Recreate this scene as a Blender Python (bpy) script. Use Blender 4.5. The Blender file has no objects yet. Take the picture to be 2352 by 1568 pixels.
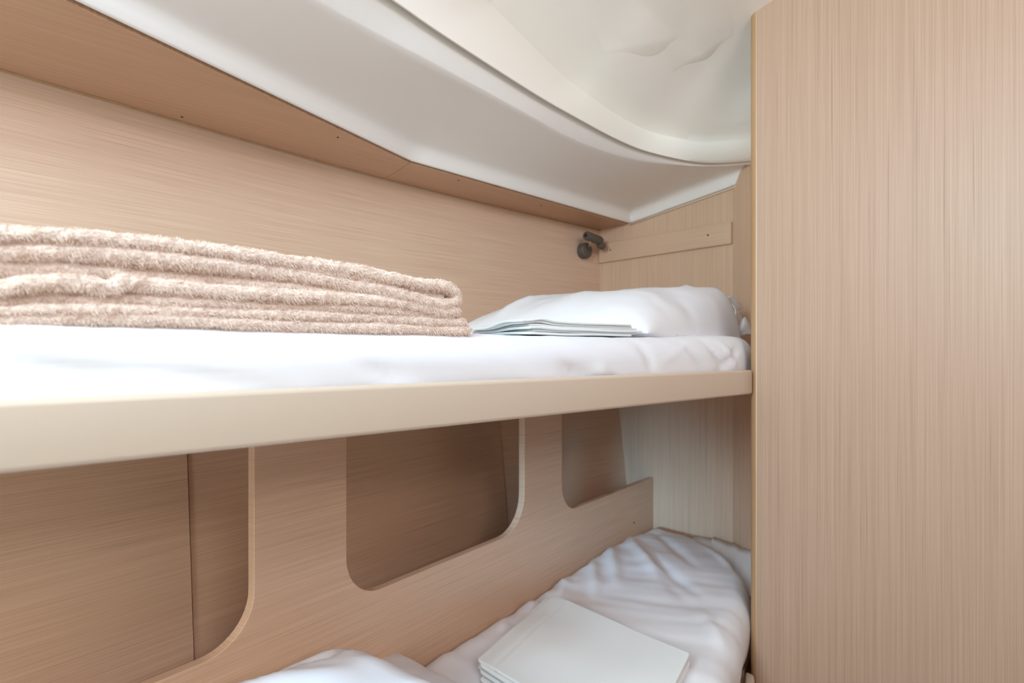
import bpy, bmesh, math, random
from mathutils import Vector, Matrix, noise
random.seed(7)
C = bpy.context.scene.collection
SC = bpy.context.scene

# ------------------------------------------------------------------ camera frame
# World axes: X runs along the upper bunk's front rail, Y towards the hull, Z up.
H = 1.15                                   # eye height over the cabin floor
F = 1300.0                                 # focal length in pixels of the 2352 px frame
CX, HY = 1176.0, 815.0
TH = math.atan2(2568 - CX, F)
CT, ST = math.cos(TH), math.sin(TH)

def ray(px, py):
    u = (px - CX) / F; v = (HY - py) / F
    return Vector((CT + u * ST, ST - u * CT, v))

def pz(px, py, z):
    r = ray(px, py); return r * (z / r.z)
def pX(px, py, x):
    r = ray(px, py); return r * (x / r.x)
def pY(px, py, y):
    r = ray(px, py); return r * (y / r.y)

# ------------------------------------------------------------------ materials
def new_mat(name):
    m = bpy.data.materials.new(name); m.use_nodes = True
    nt = m.node_tree
    b = nt.nodes['Principled BSDF']
    return m, nt, b

def lin(r, g, b):
    f = lambda c: (c / 255.0 / 12.92) if c <= 10 else ((c / 255.0 + 0.055) / 1.055) ** 2.4
    return (f(r), f(g), f(b), 1)

def wood(name, scale, fine=1.0, light=(221, 190, 164), dark=(190, 152, 124), rough=0.42, contrast=1.0):
    m, nt, b = new_mat(name)
    N = nt.nodes; L = nt.links
    tc = N.new('ShaderNodeTexCoord')
    def nz(sc, detail, dist=0.0):
        mp = N.new('ShaderNodeMapping'); mp.inputs['Scale'].default_value = sc
        L.new(tc.outputs['Object'], mp.inputs['Vector'])
        n = N.new('ShaderNodeTexNoise'); n.inputs['Scale'].default_value = 1.0
        n.inputs['Detail'].default_value = detail; n.inputs['Roughness'].default_value = 0.6
        n.inputs['Distortion'].default_value = dist
        L.new(mp.outputs['Vector'], n.inputs['Vector'])
        return n
    def mul(s, k): return tuple(a * c for a, c in zip(s, k))
    n1 = nz(scale, 3.0)                                              # fine pores
    n2 = nz(mul(scale, (0.22, 0.22, 0.22)), 2.0, 0.15)               # broad bands
    n3 = nz(mul(scale, (0.65, 0.65, 0.65)), 2.0)                     # occasional dark streaks
    r1 = N.new('ShaderNodeValToRGB')
    r1.color_ramp.elements[0].position = 0.38; r1.color_ramp.elements[1].position = 0.62
    d = [x * contrast + (1 - contrast) * y for x, y in zip(lin(*dark), lin(*light))]
    mid = [0.55 * x + 0.45 * y for x, y in zip(lin(*light), d)]
    r1.color_ramp.elements[0].color = tuple(mid[:3]) + (1,)
    r1.color_ramp.elements[1].color = lin(*light)
    L.new(n1.outputs['Fac'], r1.inputs['Fac'])
    r2 = N.new('ShaderNodeValToRGB')
    r2.color_ramp.elements[0].position = 0.3; r2.color_ramp.elements[1].position = 0.7
    r2.color_ramp.elements[0].color = (0.93, 0.91, 0.89, 1); r2.color_ramp.elements[1].color = (1, 1, 1, 1)
    L.new(n2.outputs['Fac'], r2.inputs['Fac'])
    r3 = N.new('ShaderNodeValToRGB')
    r3.color_ramp.elements[0].position = 0.26; r3.color_ramp.elements[1].position = 0.37
    k = 0.70 + 0.25 * (1 - contrast)
    r3.color_ramp.elements[0].color = (k, k * 0.97, k * 0.95, 1); r3.color_ramp.elements[1].color = (1, 1, 1, 1)
    L.new(n3.outputs['Fac'], r3.inputs['Fac'])
    x1 = N.new('ShaderNodeMix'); x1.data_type = 'RGBA'; x1.blend_type = 'MULTIPLY'; x1.inputs['Factor'].default_value = 1
    L.new(r1.outputs['Color'], x1.inputs['A']); L.new(r2.outputs['Color'], x1.inputs['B'])
    x2 = N.new('ShaderNodeMix'); x2.data_type = 'RGBA'; x2.blend_type = 'MULTIPLY'; x2.inputs['Factor'].default_value = 1
    L.new(x1.outputs['Result'], x2.inputs['A']); L.new(r3.outputs['Color'], x2.inputs['B'])
    L.new(x2.outputs['Result'], b.inputs['Base Color'])
    b.inputs['Roughness'].default_value = rough
    b.inputs['Specular IOR Level'].default_value = 0.45
    bp = N.new('ShaderNodeBump'); bp.inputs['Strength'].default_value = 0.05; bp.inputs['Distance'].default_value = 0.0006
    L.new(n1.outputs['Fac'], bp.inputs['Height']); L.new(bp.outputs['Normal'], b.inputs['Normal'])
    return m

def plain(name, rgb, rough=0.5, spec=0.5, metal=0.0, bump=None):
    m, nt, b = new_mat(name)
    N = nt.nodes; L = nt.links
    b.inputs['Base Color'].default_value = lin(*rgb)
    b.inputs['Roughness'].default_value = rough
    b.inputs['Specular IOR Level'].default_value = spec
    b.inputs['Metallic'].default_value = metal
    if bump:
        sc, st, dist, var = bump
        tc = N.new('ShaderNodeTexCoord'); n = N.new('ShaderNodeTexNoise')
        n.inputs['Scale'].default_value = sc; n.inputs['Detail'].default_value = 4
        L.new(tc.outputs['Object'], n.inputs['Vector'])
        bp = N.new('ShaderNodeBump'); bp.inputs['Strength'].default_value = st; bp.inputs['Distance'].default_value = dist
        L.new(n.outputs['Fac'], bp.inputs['Height']); L.new(bp.outputs['Normal'], b.inputs['Normal'])
        if var:
            r = N.new('ShaderNodeValToRGB')
            r.color_ramp.elements[0].color = tuple(c * (1 - var) for c in lin(*rgb)[:3]) + (1,)
            r.color_ramp.elements[1].color = lin(*rgb)
            r.color_ramp.elements[0].position = 0.3; r.color_ramp.elements[1].position = 0.7
            L.new(n.outputs['Fac'], r.inputs['Fac']); L.new(r.outputs['Color'], b.inputs['Base Color'])
    return m

M = {}
M['wood_h'] = wood('oak_veneer_lengthwise', (4.5, 0.0, 620.0))
M['wood_back'] = wood('oak_veneer_hull_side', (4.5, 0.0, 620.0), light=(226, 198, 174), dark=(197, 162, 136))
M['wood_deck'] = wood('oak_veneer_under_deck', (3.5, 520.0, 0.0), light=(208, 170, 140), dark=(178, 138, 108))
M['wood_v'] = wood('oak_veneer_upright', (520.0, 520.0, 4.0), contrast=0.7)
M['wood_v_panel'] = wood('oak_veneer_upright_panel', (0.0, 430.0, 2.6), light=(198, 169, 147), dark=(170, 137, 114), contrast=0.9)
M['wood_y'] = wood('oak_veneer_crosswise', (0.0, 4.0, 520.0), contrast=0.6)
M['wood_edge'] = wood('oak_edge_lipping', (60.0, 60.0, 2.0), light=(190, 152, 112), dark=(160, 122, 84), contrast=0.5)
M['gelcoat'] = plain('white_gelcoat', (250, 247, 239), rough=0.38, spec=0.45, bump=(3.0, 0.03, 0.002, 0.0))
M['deck_liner'] = plain('white_gelcoat_liner', (244, 242, 238), rough=0.5, spec=0.4, bump=(220.0, 0.06, 0.0005, 0.0))
M['cotton'] = plain('white_cotton', (234, 235, 239), rough=0.85, spec=0.15, bump=(900.0, 0.10, 0.0005, 0.0))
M['cotton_fold'] = plain('white_folded_cotton', (236, 240, 240), rough=0.8, spec=0.15, bump=(900.0, 0.10, 0.0005, 0.0))
M['fleece'] = plain('beige_fleece', (240, 220, 205), rough=0.95, spec=0.1, bump=(260.0, 0.8, 0.003, 0.25))
M['fleece_pile'] = plain('beige_fleece_pile', (240, 222, 208), rough=1.0, spec=0.05)
M['rail'] = plain('beige_satin_rail', (208, 190, 170), rough=0.36, spec=0.5, bump=(500.0, 0.03, 0.0003, 0.0))
M['grey_plastic'] = plain('dark_grey_plastic', (92, 84, 76), rough=0.5, spec=0.4)
M['black'] = plain('black_socket', (12, 12, 12), rough=0.6)
M['steel'] = plain('brushed_steel', (190, 184, 174), rough=0.35, metal=0.8)
M['screw'] = plain('dull_screw_head', (70, 58, 48), rough=0.5, metal=0.3)
M['bead'] = plain('cream_sealing_bead', (222, 208, 186), rough=0.5)
M['floor'] = wood('teak_sole', (4.0, 120.0, 0.0), light=(176, 138, 104), dark=(120, 86, 60))
M['glass'] = plain('frosted_glass', (220, 232, 238), rough=0.3)

# ------------------------------------------------------------------ object helpers
def setp(o, label=None, cat=None, group=None, kind=None):
    if label: o['label'] = label
    if cat: o['category'] = cat
    if group: o['group'] = group
    if kind: o['kind'] = kind
    return o

def empty(name, loc, **kw):
    o = bpy.data.objects.new(name, None); C.objects.link(o)
    o.empty_display_size = 0.05
    o.location = (loc[0], loc[1], loc[2] + H)
    return setp(o, **kw)

def world_off(o):
    v = Vector((0, 0, 0))
    while o is not None:
        v += o.location; o = o.parent
    return v

def mesh(name, verts, faces, mat, parent=None, smooth=True, bevel=0.0, segs=3, autosmooth=None, origin=None, **kw):
    """verts are in eye-centred coordinates; the mesh is stored about its own base."""
    vs = [Vector(v) for v in verts]
    if origin is None:
        xs = [v.x for v in vs]; ys = [v.y for v in vs]; zs = [v.z for v in vs]
        origin = Vector(((min(xs) + max(xs)) / 2, (min(ys) + max(ys)) / 2, min(zs)))
    me = bpy.data.meshes.new(name)
    bm = bmesh.new()
    bvs = [bm.verts.new(v - origin) for v in vs]
    for f in faces:
        try: bm.faces.new([bvs[i] for i in f])
        except ValueError: pass
    bmesh.ops.remove_doubles(bm, verts=bm.verts, dist=1e-6)
    bmesh.ops.recalc_face_normals(bm, faces=bm.faces)
    if smooth:
        for f in bm.faces: f.smooth = True
        if autosmooth is not None:
            for e in bm.edges:
                if len(e.link_faces) == 2 and e.calc_face_angle(0) > autosmooth: e.smooth = False
    bm.to_mesh(me); bm.free()
    o = bpy.data.objects.new(name, me); C.objects.link(o)
    me.materials.append(mat)
    wl = origin + Vector((0, 0, H))
    if parent is not None:
        o.parent = parent
        o.location = wl - world_off(parent)
    else:
        o.location = wl
    if bevel:
        b = o.modifiers.new('bevel', 'BEVEL'); b.width = bevel; b.segments = segs; b.limit_method = 'ANGLE'
        b.angle_limit = math.radians(40)
        w = o.modifiers.new('wn', 'WEIGHTED_NORMAL'); w.keep_sharp = True
    return setp(o, **kw)

def box(x0, x1, y0, y1, z0, z1):
    v = [(x0, y0, z0), (x1, y0, z0), (x1, y1, z0), (x0, y1, z0), (x0, y0, z1), (x1, y0, z1), (x1, y1, z1), (x0, y1, z1)]
    f = [(0, 3, 2, 1), (4, 5, 6, 7), (0, 1, 5, 4), (1, 2, 6, 5), (2, 3, 7, 6), (3, 0, 4, 7)]
    return v, f

def prism(poly, axis_vec):
    n = len(poly); a = Vector(axis_vec)
    v = [Vector(p) for p in poly] + [Vector(p) + a for p in poly]
    f = [tuple(range(n)), tuple(reversed(range(n, 2 * n)))]
    for i in range(n):
        j = (i + 1) % n; f.append((i, j, n + j, n + i))
    return v, f

def grid(rows, close_v=False, cap=False):
    """rows: list of equal-length point lists."""
    m = len(rows[0]); v = []; f = []
    for r in rows: v += [Vector(p) for p in r]
    for i in range(len(rows) - 1):
        for j in range(m if close_v else m - 1):
            k = (j + 1) % m
            f.append((i * m + j, i * m + k, (i + 1) * m + k, (i + 1) * m + j))
    if cap:
        for base in (0, (len(rows) - 1) * m):
            c = len(v); v.append(sum((v[base + j] for j in range(m)), Vector()) / m)
            for j in range(m): f.append((base + j, base + (j + 1) % m, c))
    return v, f

def merge(*vf):
    V = []; Fc = []
    for v, f in vf:
        k = len(V); V += list(v); Fc += [tuple(i + k for i in q) for q in f]
    return V, Fc

def cyl(a, b, ra, rb=None, n=24, caps=True, rings=None):
    a = Vector(a); b = Vector(b); rb = ra if rb is None else rb
    d = (b - a).normalized(); t = Vector((0, 0, 1)) if abs(d.z) < 0.9 else Vector((1, 0, 0))
    e = d.cross(t).normalized(); g = d.cross(e)
    prof = rings or [(0, ra), (1, rb)]
    rows = []
    for t_, r in prof:
        c = a.lerp(b, t_)
        rows.append([c + (e * math.cos(2 * math.pi * i / n) + g * math.sin(2 * math.pi * i / n)) * r for i in range(n)])
    return grid(rows, close_v=True, cap=caps)

def catmull(pts, n):
    pts = [Vector(p) for p in pts]; out = []
    P = [pts[0] * 2 - pts[1]] + pts + [pts[-1] * 2 - pts[-2]]
    segs = len(pts) - 1
    for i in range(n):
        t = i / (n - 1) * segs; k = min(int(t), segs - 1); u = t - k
        p0, p1, p2, p3 = P[k], P[k + 1], P[k + 2], P[k + 3]
        out.append(0.5 * ((2 * p1) + (p2 - p0) * u + (2 * p0 - 5 * p1 + 4 * p2 - p3) * u * u + (3 * p1 - p0 - 3 * p2 + p3) * u ** 3))
    return out

def interp(tab, x):
    if x <= tab[0][0]:
        (a, b), (c, d) = tab[0], tab[1]
    elif x >= tab[-1][0]:
        (a, b), (c, d) = tab[-2], tab[-1]
        return d
    else:
        for (a, b), (c, d) in zip(tab, tab[1:]):
            if a <= x <= c: break
    if x <= tab[0][0]: return b
    return b + (d - b) * (x - a) / (c - a)

def sinterp(tab, x):
    """smooth (catmull) version of interp over a sorted table"""
    if x <= tab[0][0]: return tab[0][1]
    if x >= tab[-1][0]: return tab[-1][1]
    for i in range(len(tab) - 1):
        if tab[i][0] <= x <= tab[i + 1][0]: break
    x1, y1 = tab[i]; x2, y2 = tab[i + 1]; h = x2 - x1
    m1 = (y2 - tab[i - 1][1]) / (x2 - tab[i - 1][0]) if i > 0 else (y2 - y1) / h
    m2 = (tab[i + 2][1] - y1) / (tab[i + 2][0] - x1) if i + 2 < len(tab) else (y2 - y1) / h
    t = (x - x1) / h
    return (2 * t ** 3 - 3 * t * t + 1) * y1 + (t ** 3 - 2 * t * t + t) * h * m1 + (-2 * t ** 3 + 3 * t * t) * y2 + (t ** 3 - t * t) * h * m2

def displace(o, fn):
    me = o.data; off = world_off(o) - Vector((0, 0, H))
    ns = [v.normal.copy() for v in me.vertices]
    for v, n in zip(me.vertices, ns):
        v.co += n * fn(v.co + off, n)
    me.update()

def nz(x, y, z=0.0): return noise.noise(Vector((x, y, z)))
def ridge(x, y, ax, ay, bx, by, w, amp):
    """a soft crease along the segment a-b"""
    dx, dy = bx - ax, by - ay; L2 = dx * dx + dy * dy
    t = max(0.0, min(1.0, ((x - ax) * dx + (y - ay) * dy) / L2))
    qx, qy = ax + dx * t, ay + dy * t
    d2 = (x - qx) ** 2 + (y - qy) ** 2
    return amp * math.exp(-d2 / (w * w)) * math.sin(math.pi * min(1, max(0, 0.08 + 0.84 * t)))

def smoothstep(a, b, x):
    t = max(0.0, min(1.0, (x - a) / (b - a))); return t * t * (3 - 2 * t)

# ================================================================== SETTING
XB = 1.6            # end bulkhead
ZS = 0.443          # underside of the wooden deck strip
back_plan = [(-0.9, 1.084), (0.019, 1.185), (0.737, 1.259), (XB, 1.256)]

# upper hull wall: two veneered boards
wb = empty('wall_back', (0.5, 1.2, -0.08), kind='structure')
def wall_board(a, b, z0, z1, th=0.018):
    a = Vector((a[0], a[1], 0)); b = Vector((b[0], b[1], 0))
    d = (b - a).normalized(); n = Vector((-d.y, d.x, 0))
    q = [a, b, b + n * th, a + n * th]
    return prism([(p.x, p.y, z0) for p in q], (0, 0, z1 - z0))
xs_b = [-0.9 + 2.5 * i / 60 for i in range(61)]
in_b = [(x, sinterp(back_plan, x)) for x in xs_b]
rows = [[(x, y, -0.08), (x, y, 0.47), (x, y + 0.018, 0.47), (x, y + 0.018, -0.08)] for x, y in in_b]
V, Fc = grid(rows, close_v=True, cap=True)
mesh('board', V, Fc, M['wood_back'], wb, smooth=True, autosmooth=math.radians(40))
# thin cream bead where the wall meets the deck strip
bead_path = [Vector((x, y - 0.002, ZS - 0.001)) for x, y in in_b]
def tube(path, r, n=8):
    rows = []
    for i, p in enumerate(path):
        d = (path[min(i + 1, len(path) - 1)] - path[max(i - 1, 0)]).normalized()
        e = d.cross(Vector((0, 0, 1))).normalized(); g = e.cross(d)
        rows.append([p + (e * math.cos(2 * math.pi * k / n) + g * math.sin(2 * math.pi * k / n)) * r for k in range(n)])
    return grid(rows, close_v=True, cap=True)
V, Fc = tube(bead_path, 0.0022)
mesh('bead', V, Fc, M['wood_edge'], wb)

# lower hull lining behind the lockers, leaning outwards
wh = empty('wall_hull', (0.5, 1.0, -1.15), kind='structure')
hull_plan = [(-0.9, 0.80), (0.236, 1.0), (1.04, 1.16), (1.63, 1.166)]
def hull_board(a, b, shift=0.0):
    def P_(p, z, o=0.0): return Vector((p[0], p[1] + 0.13 * (z + 0.2) + o + shift, z))
    th = 0.012
    v = [P_(a, -1.13), P_(b, -1.13), P_(b, -0.05), P_(a, -0.05)]
    v += [p + Vector((0, th, 0)) for p in v]
    f = [(0, 1, 2, 3), (7, 6, 5, 4), (0, 4, 5, 1), (1, 5, 6, 2), (2, 6, 7, 3), (3, 7, 4, 0)]
    return v, f
for i, (a, b) in enumerate(zip(hull_plan, hull_plan[1:])):
    dx = 0.0012 if i else 0.0
    V, Fc = hull_board((a[0] + dx, a[1]), b, 0.003 * i)
    mesh('board', V, Fc, M['wood_h'], wh, smooth=False, bevel=0.0008, segs=1)

# wooden strip under the side deck
inner = [(-0.9, 0.564), (0.079, 0.894), (0.719, 1.110), (XB, 1.130)]
t1 = empty('trim_1', (0.5, 1.1, ZS), kind='structure')
INS = 0.007
def strip_poly(i0, i1):
    pts = [(x, y, ZS) for x, y in in_b if back_plan[i0][0] - 1e-6 <= x <= back_plan[i1][0] + 1e-6]
    if i0: pts = [(back_plan[i0][0], back_plan[i0][1], ZS)] + pts
    else: pts = pts + [(back_plan[i1][0], back_plan[i1][1], ZS)]
    q = [(x, y + INS, ZS) for x, y in inner[i0:i1 + 1]]
    return prism(pts + q[::-1], (0, 0, 0.012))
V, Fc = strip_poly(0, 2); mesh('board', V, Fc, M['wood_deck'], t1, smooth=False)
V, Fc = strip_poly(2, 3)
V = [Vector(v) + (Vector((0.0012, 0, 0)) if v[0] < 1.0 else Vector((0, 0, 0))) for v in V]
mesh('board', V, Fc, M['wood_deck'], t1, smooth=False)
for px, py in ((776, 315), (1053, 414), (1243, 471), (418, 268)):
    p = pz(px, py, ZS)
    V, Fc = cyl(p + Vector((0, 0, 0.002)), p - Vector((0, 0, 0.0012)), 0.0026, 0.002, 12)
    mesh('screw', V, Fc, M['screw'], t1, label='small dark screw head')

# end bulkhead, with an angled post turning towards the partition
we = empty('wall_end', (XB, 1.0, -1.15), kind='structure')
V, Fc = box(XB, XB + 0.02, 0.7682, 1.32, -1.15, 0.56); mesh('board', V, Fc, M['wood_v'], we, smooth=False)
post = [(XB, 0.768), (1.552, 0.680), (1.40, 0.580), (1.242, 0.541), (1.242, 0.530), (1.41, 0.565), (1.57, 0.63), (XB + 0.02, 0.72), (XB + 0.02, 0.768)]
V, Fc = prism([(x, y, -1.15) for x, y in post], (0, 0, 1.71)); mesh('corner_post', V, Fc, M['wood_v'], we, smooth=False)

# partition on the right: veneered face with a rounded hull-side edge
wr = empty('wall_right', (1.2, -0.2, -1.15), kind='structure')
XP = 1.2; YE = 0.5245
V, Fc = box(XP, XP + 0.03, -1.2, YE - 0.002, -1.15, 0.80); mesh('face_board', V, Fc, M['wood_v_panel'], wr, smooth=False)
arc = [(XP + 0.0005, YE - 0.0018)]
arc += [(XP + 0.013 - 0.013 * math.cos(a), YE + 0.0165 * math.sin(a)) for a in [math.pi / 2 * k / 8 for k in range(9)]]
arc += [(XP + 0.04, YE + 0.0165), (XP + 0.04, YE - 0.0018)]
V, Fc = prism([(x, y, -1.15) for x, y in arc], (0, 0, 1.95)); mesh('edge_lipping', V, Fc, M['wood_edge'], wr, smooth=True, autosmooth=math.radians(35))
V, Fc = cyl((XP + 0.0004, YE, -1.15), (XP + 0.0004, YE, 0.80), 0.0012, None, 8)  # cream line added in place of the highlight along the rounded edge
mesh('edge_highlight', V, Fc, M['bead'], wr)

# cabin sole
V, Fc = box(-1.6, 1.7, -1.3, 1.3, -1.17, -1.15); mesh('floor', V, Fc, M['floor'], smooth=False, kind='structure')

# ------------------------------------------------------------------ moulded headliner
ce = empty('ceiling', (0.5, 0.6, 0.45), kind='structure')
NS = 121
# E: the hanging edge, outboard then across the bulkhead
edge_pts = [Vector((x, y, 0.446)) for x, y in inner] + [Vector((XB - 0.001, 0.93, 0.4715)), Vector((XB - 0.001, 0.78, 0.491)), Vector((XB - 0.001, 0.62, 0.52))]
edge_pts[3].x = XB - 0.001
seg_par = [0.0, 0.28, 0.5, 0.76, 0.86, 0.93, 1.0]
def along(pts, pars, t):
    for i in range(len(pts) - 1):
        if pars[i] <= t <= pars[i + 1] + 1e-9:
            return Vector(pts[i]).lerp(Vector(pts[i + 1]), (t - pars[i]) / (pars[i + 1] - pars[i]))
    return Vector(pts[-1])
params = sorted(set([i / (NS - 1) for i in range(NS)] + seg_par))
E = [along(edge_pts, seg_par, t) for t in params]
# miter normals pointing inboard
def miters(path):
    out = []
    for i in range(len(path)):
        ds = []
        if i > 0: ds.append((path[i] - path[i - 1]))
        if i < len(path) - 1: ds.append((path[i + 1] - path[i]))
        ns = []
        for d in ds:
            d = Vector((d.x, d.y, 0)).normalized(); ns.append(Vector((d.y, -d.x, 0)))
        if len(ns) == 2:
            b = (ns[0] + ns[1]).normalized(); b = b / max(0.5, b.dot(ns[0])); out.append(b)
        else: out.append(ns[0])
    return out
Dv = miters(edge_pts)
D = [along(Dv, seg_par, t) for t in params]
# soften the plan kink at the middle of the outboard edge is left crisp, as moulded
L2p = [(-0.9, 0.625, 0.545), (-0.2, 0.727, 0.53)] + [tuple(pz(px, py, z)) for px, py, z in
       ((720, 0, .521), (1004, 151, .514), (1208, 261, .511), (1302, 314, .511), (1400, 352, .513), (1490, 373, .517), (1608, 381, .523), (1725, 378, .53))]
Gp = [(-0.9, 0.57, 0.575), (-0.2, 0.675, 0.562)] + [tuple(pz(px, py, z)) for px, py, z in
      ((800, -48, .553), (1004, 88, .547), (1208, 216, .541), (1302, 269, .538), (1412, 326, .533), (1494, 356, .529), (1612, 378, .527), (1725, 374, .532))]
Cp = [(-0.9, 0.52, 0.69), (-0.2, 0.63, 0.69)] + [tuple(pz(px, py, z)) for px, py, z in
      ((1000, -130, .690), (1150, 32, .672), (1290, 171, .640), (1360, 225, .62), (1440, 277, .600), (1514, 308, .588), (1616, 324, .578), (1725, 314, .578))]
lp = [0, .2, .36, .52, .62, .68, .74, .80, .90, 1.0]
def curve_at(pts):
    # dense catmull, then pick by parameter
    dense = catmull(pts, 1001)
    def f(t):
        for i in range(len(lp) - 1):
            if lp[i] <= t <= lp[i + 1] + 1e-9:
                u = (i + (t - lp[i]) / (lp[i + 1] - lp[i])) / (len(lp) - 1); break
        x = u * 1000; k = min(int(x), 999)
        return dense[k].lerp(dense[k + 1], x - k)
    return f
fL2, fG, fC = curve_at(L2p), curve_at(Gp), curve_at(Cp)
cols = []
for t, e, d in zip(params, E, D):
    L2 = fL2(t); G = fG(t)
    z = Vector((0, 0, 1))
    S = e + d * 0.034 + z * 0.0375
    col = [e - d * 0.002 + z * 0.03, e - d * 0.002 + z * 0.002, e, e + d * 0.003 - z * 0.0005, e + d * 0.006 + z * 0.003, e + d * 0.010 + z * 0.014, e + d * 0.015 + z * 0.026, e + d * 0.022 + z * 0.0335, S]
    for k in (0.08, 0.2, 0.35, 0.5, 0.65, 0.8, 0.92):
        q = S.lerp(L2, k); zp = 0.4835 + 0.13 * (interp([(x_, y_) for x_, y_ in inner], q.x) - q.y)
        wz = smoothstep(0, 0.2, k) * smoothstep(1, 0.75, k)
        wz *= smoothstep(0.35, 0.66, t); q.z = q.z * (1 - wz) + zp * wz
        col.append(q)
    hb = (G - L2)
    col += [L2, L2.lerp(G, 0.1) - z * 0.0008, L2.lerp(G, 0.4) - z * 0.001, L2.lerp(G, 0.75), L2.lerp(G, 0.93) + z * 0.001, G + z * 0.004, G + z * 0.018]
    cols.append(col)
V, Fc = grid(cols)
mesh('side_liner', V, Fc, M['deck_liner'], ce, smooth=True, autosmooth=math.radians(60))
# roof liner: starts just inboard of the groove, swells down the coachroof side, rolls into the overhead
roof_rows = []
for t in params:
    G = fG(t); Cc = fC(t)
    dirn = Vector((Cc.x - G.x, Cc.y - G.y, 0)); ln = max(dirn.length, 1e-4); dirn /= ln
    inb = Vector((0.2 - 0.9 * smoothstep(.45, .95, t), -1 + 0.35 * smoothstep(.5, .95, t), 0)).normalized()
    z = Vector((0, 0, 1))
    W = G + inb * 0.011
    col = [W + z * 0.018 , W + z * 0.005 + inb * 0.0005, W + z * 0.0 + inb * 0.003, W + inb * 0.007 - z * 0.0005]
    W2 = W + inb * 0.007
    for k in (0.15, 0.35, 0.55, 0.75, 0.9): col.append(W2.lerp(Cc, k) - (z * 0.3 - inb * 0.6) * 0.010 * math.sin(math.pi * k))
    col.append(Cc)
    # overhead: ease into the gentle roof camber
    D1 = Cc + inb * 0.05 + z * (0.018 + 0.012 * smoothstep(.6, 1, t))
    D2 = Vector((Cc.x * 0.93 - 0.0, 0.50 - 0.05 * smoothstep(0.7, 1, t), 0.740 - 0.04 * smoothstep(0.75, 1.0, t)))
    D3 = Vector((D2.x * 0.95, 0.15, 0.752)); D4 = Vector((D2.x * 0.95, -0.4, 0.765)); D5 = Vector((D2.x * 0.95, -1.3, 0.74))
    for k in (0.35, 0.7, 1.0):
        col.append(Cc.lerp(D1, k) + z * 0.002 * math.sin(math.pi * k))
    for k in (0.25, 0.5, 0.75, 1.0):
        a = D1.lerp(D2, k); a.z += 0.022 * math.sin(math.pi * k) * (1 - 0.3 * k)
        col.append(a)
    col += [D2.lerp(D3, 0.5) + z * 0.003, D3, D4, D5]
    roof_rows.append(col)
V, Fc = grid(roof_rows)
ra, rb_ = pz(1585, -30, 0.742), pz(1728, 235, 0.700)      # a soft rib crossing the overhead
def rib(v):
    dx, dy = rb_.x - ra.x, rb_.y - ra.y; L = math.hypot(dx, dy)
    d = ((v.x - ra.x) * dy - (v.y - ra.y) * dx) / L
    return -0.010 * math.exp(-(d / 0.022) ** 2) if v.z > 0.60 else 0.0
mesh('roof_liner', V, Fc, M['gelcoat'], ce, smooth=True, autosmooth=math.radians(70))
from mathutils.bvhtree import BVHTree
bvh = BVHTree.FromPolygons([Vector(v) for v in V], Fc)
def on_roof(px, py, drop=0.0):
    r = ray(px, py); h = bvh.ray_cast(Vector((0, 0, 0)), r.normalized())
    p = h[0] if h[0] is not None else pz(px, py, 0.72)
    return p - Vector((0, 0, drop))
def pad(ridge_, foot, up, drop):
    # added step: overhead swells down, then a short facet shaped to turn dark
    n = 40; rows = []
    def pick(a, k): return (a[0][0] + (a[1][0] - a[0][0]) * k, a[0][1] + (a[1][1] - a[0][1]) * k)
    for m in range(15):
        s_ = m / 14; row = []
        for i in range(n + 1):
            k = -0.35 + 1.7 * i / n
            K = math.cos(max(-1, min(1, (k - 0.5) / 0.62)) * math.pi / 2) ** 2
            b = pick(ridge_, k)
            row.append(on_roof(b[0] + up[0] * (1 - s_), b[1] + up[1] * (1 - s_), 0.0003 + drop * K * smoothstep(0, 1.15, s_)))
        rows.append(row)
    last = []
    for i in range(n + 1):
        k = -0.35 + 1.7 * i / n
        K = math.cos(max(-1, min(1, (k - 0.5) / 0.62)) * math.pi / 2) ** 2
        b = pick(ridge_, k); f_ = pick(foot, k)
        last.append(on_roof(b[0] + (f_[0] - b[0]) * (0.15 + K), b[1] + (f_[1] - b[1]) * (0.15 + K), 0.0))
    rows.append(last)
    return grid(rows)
mesh('shade_step', *pad([(1430, 112), (1552, 86)], [(1436, 138), (1558, 112)], (-45, -110), 0.0055), M['gelcoat'], ce, smooth=True, autosmooth=math.radians(12))
mesh('shade_step', *pad([(1574, 146), (1656, 96)], [(1582, 158), (1664, 108)], (-25, -90), 0.0045), M['gelcoat'], ce, smooth=True, autosmooth=math.radians(12))
# short moulding where the headliner meets the top of the partition
pth = [Vector((1.190, 0.50, 0.7515)), Vector((1.193, 0.512, 0.7485)), Vector((1.197, 0.53, 0.7495)), Vector((1.205, 0.56, 0.754))]
V3 = tube(catmull(pth, 14), 0.006, 12)
mesh('corner_moulding', V3[0], V3[1], M['gelcoat'], ce)
# cream bead under the liner edge along the bulkhead
V, Fc = tube([Vector((XB - 0.003, 1.125, 0.4405)), Vector((XB - 0.003, 0.93, 0.466)), Vector((XB - 0.003, 0.78, 0.4855)), Vector((XB - 0.003, 0.715, 0.4968))], 0.0024)
mesh('trim_2', V, Fc, M['bead'], kind='structure')

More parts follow.
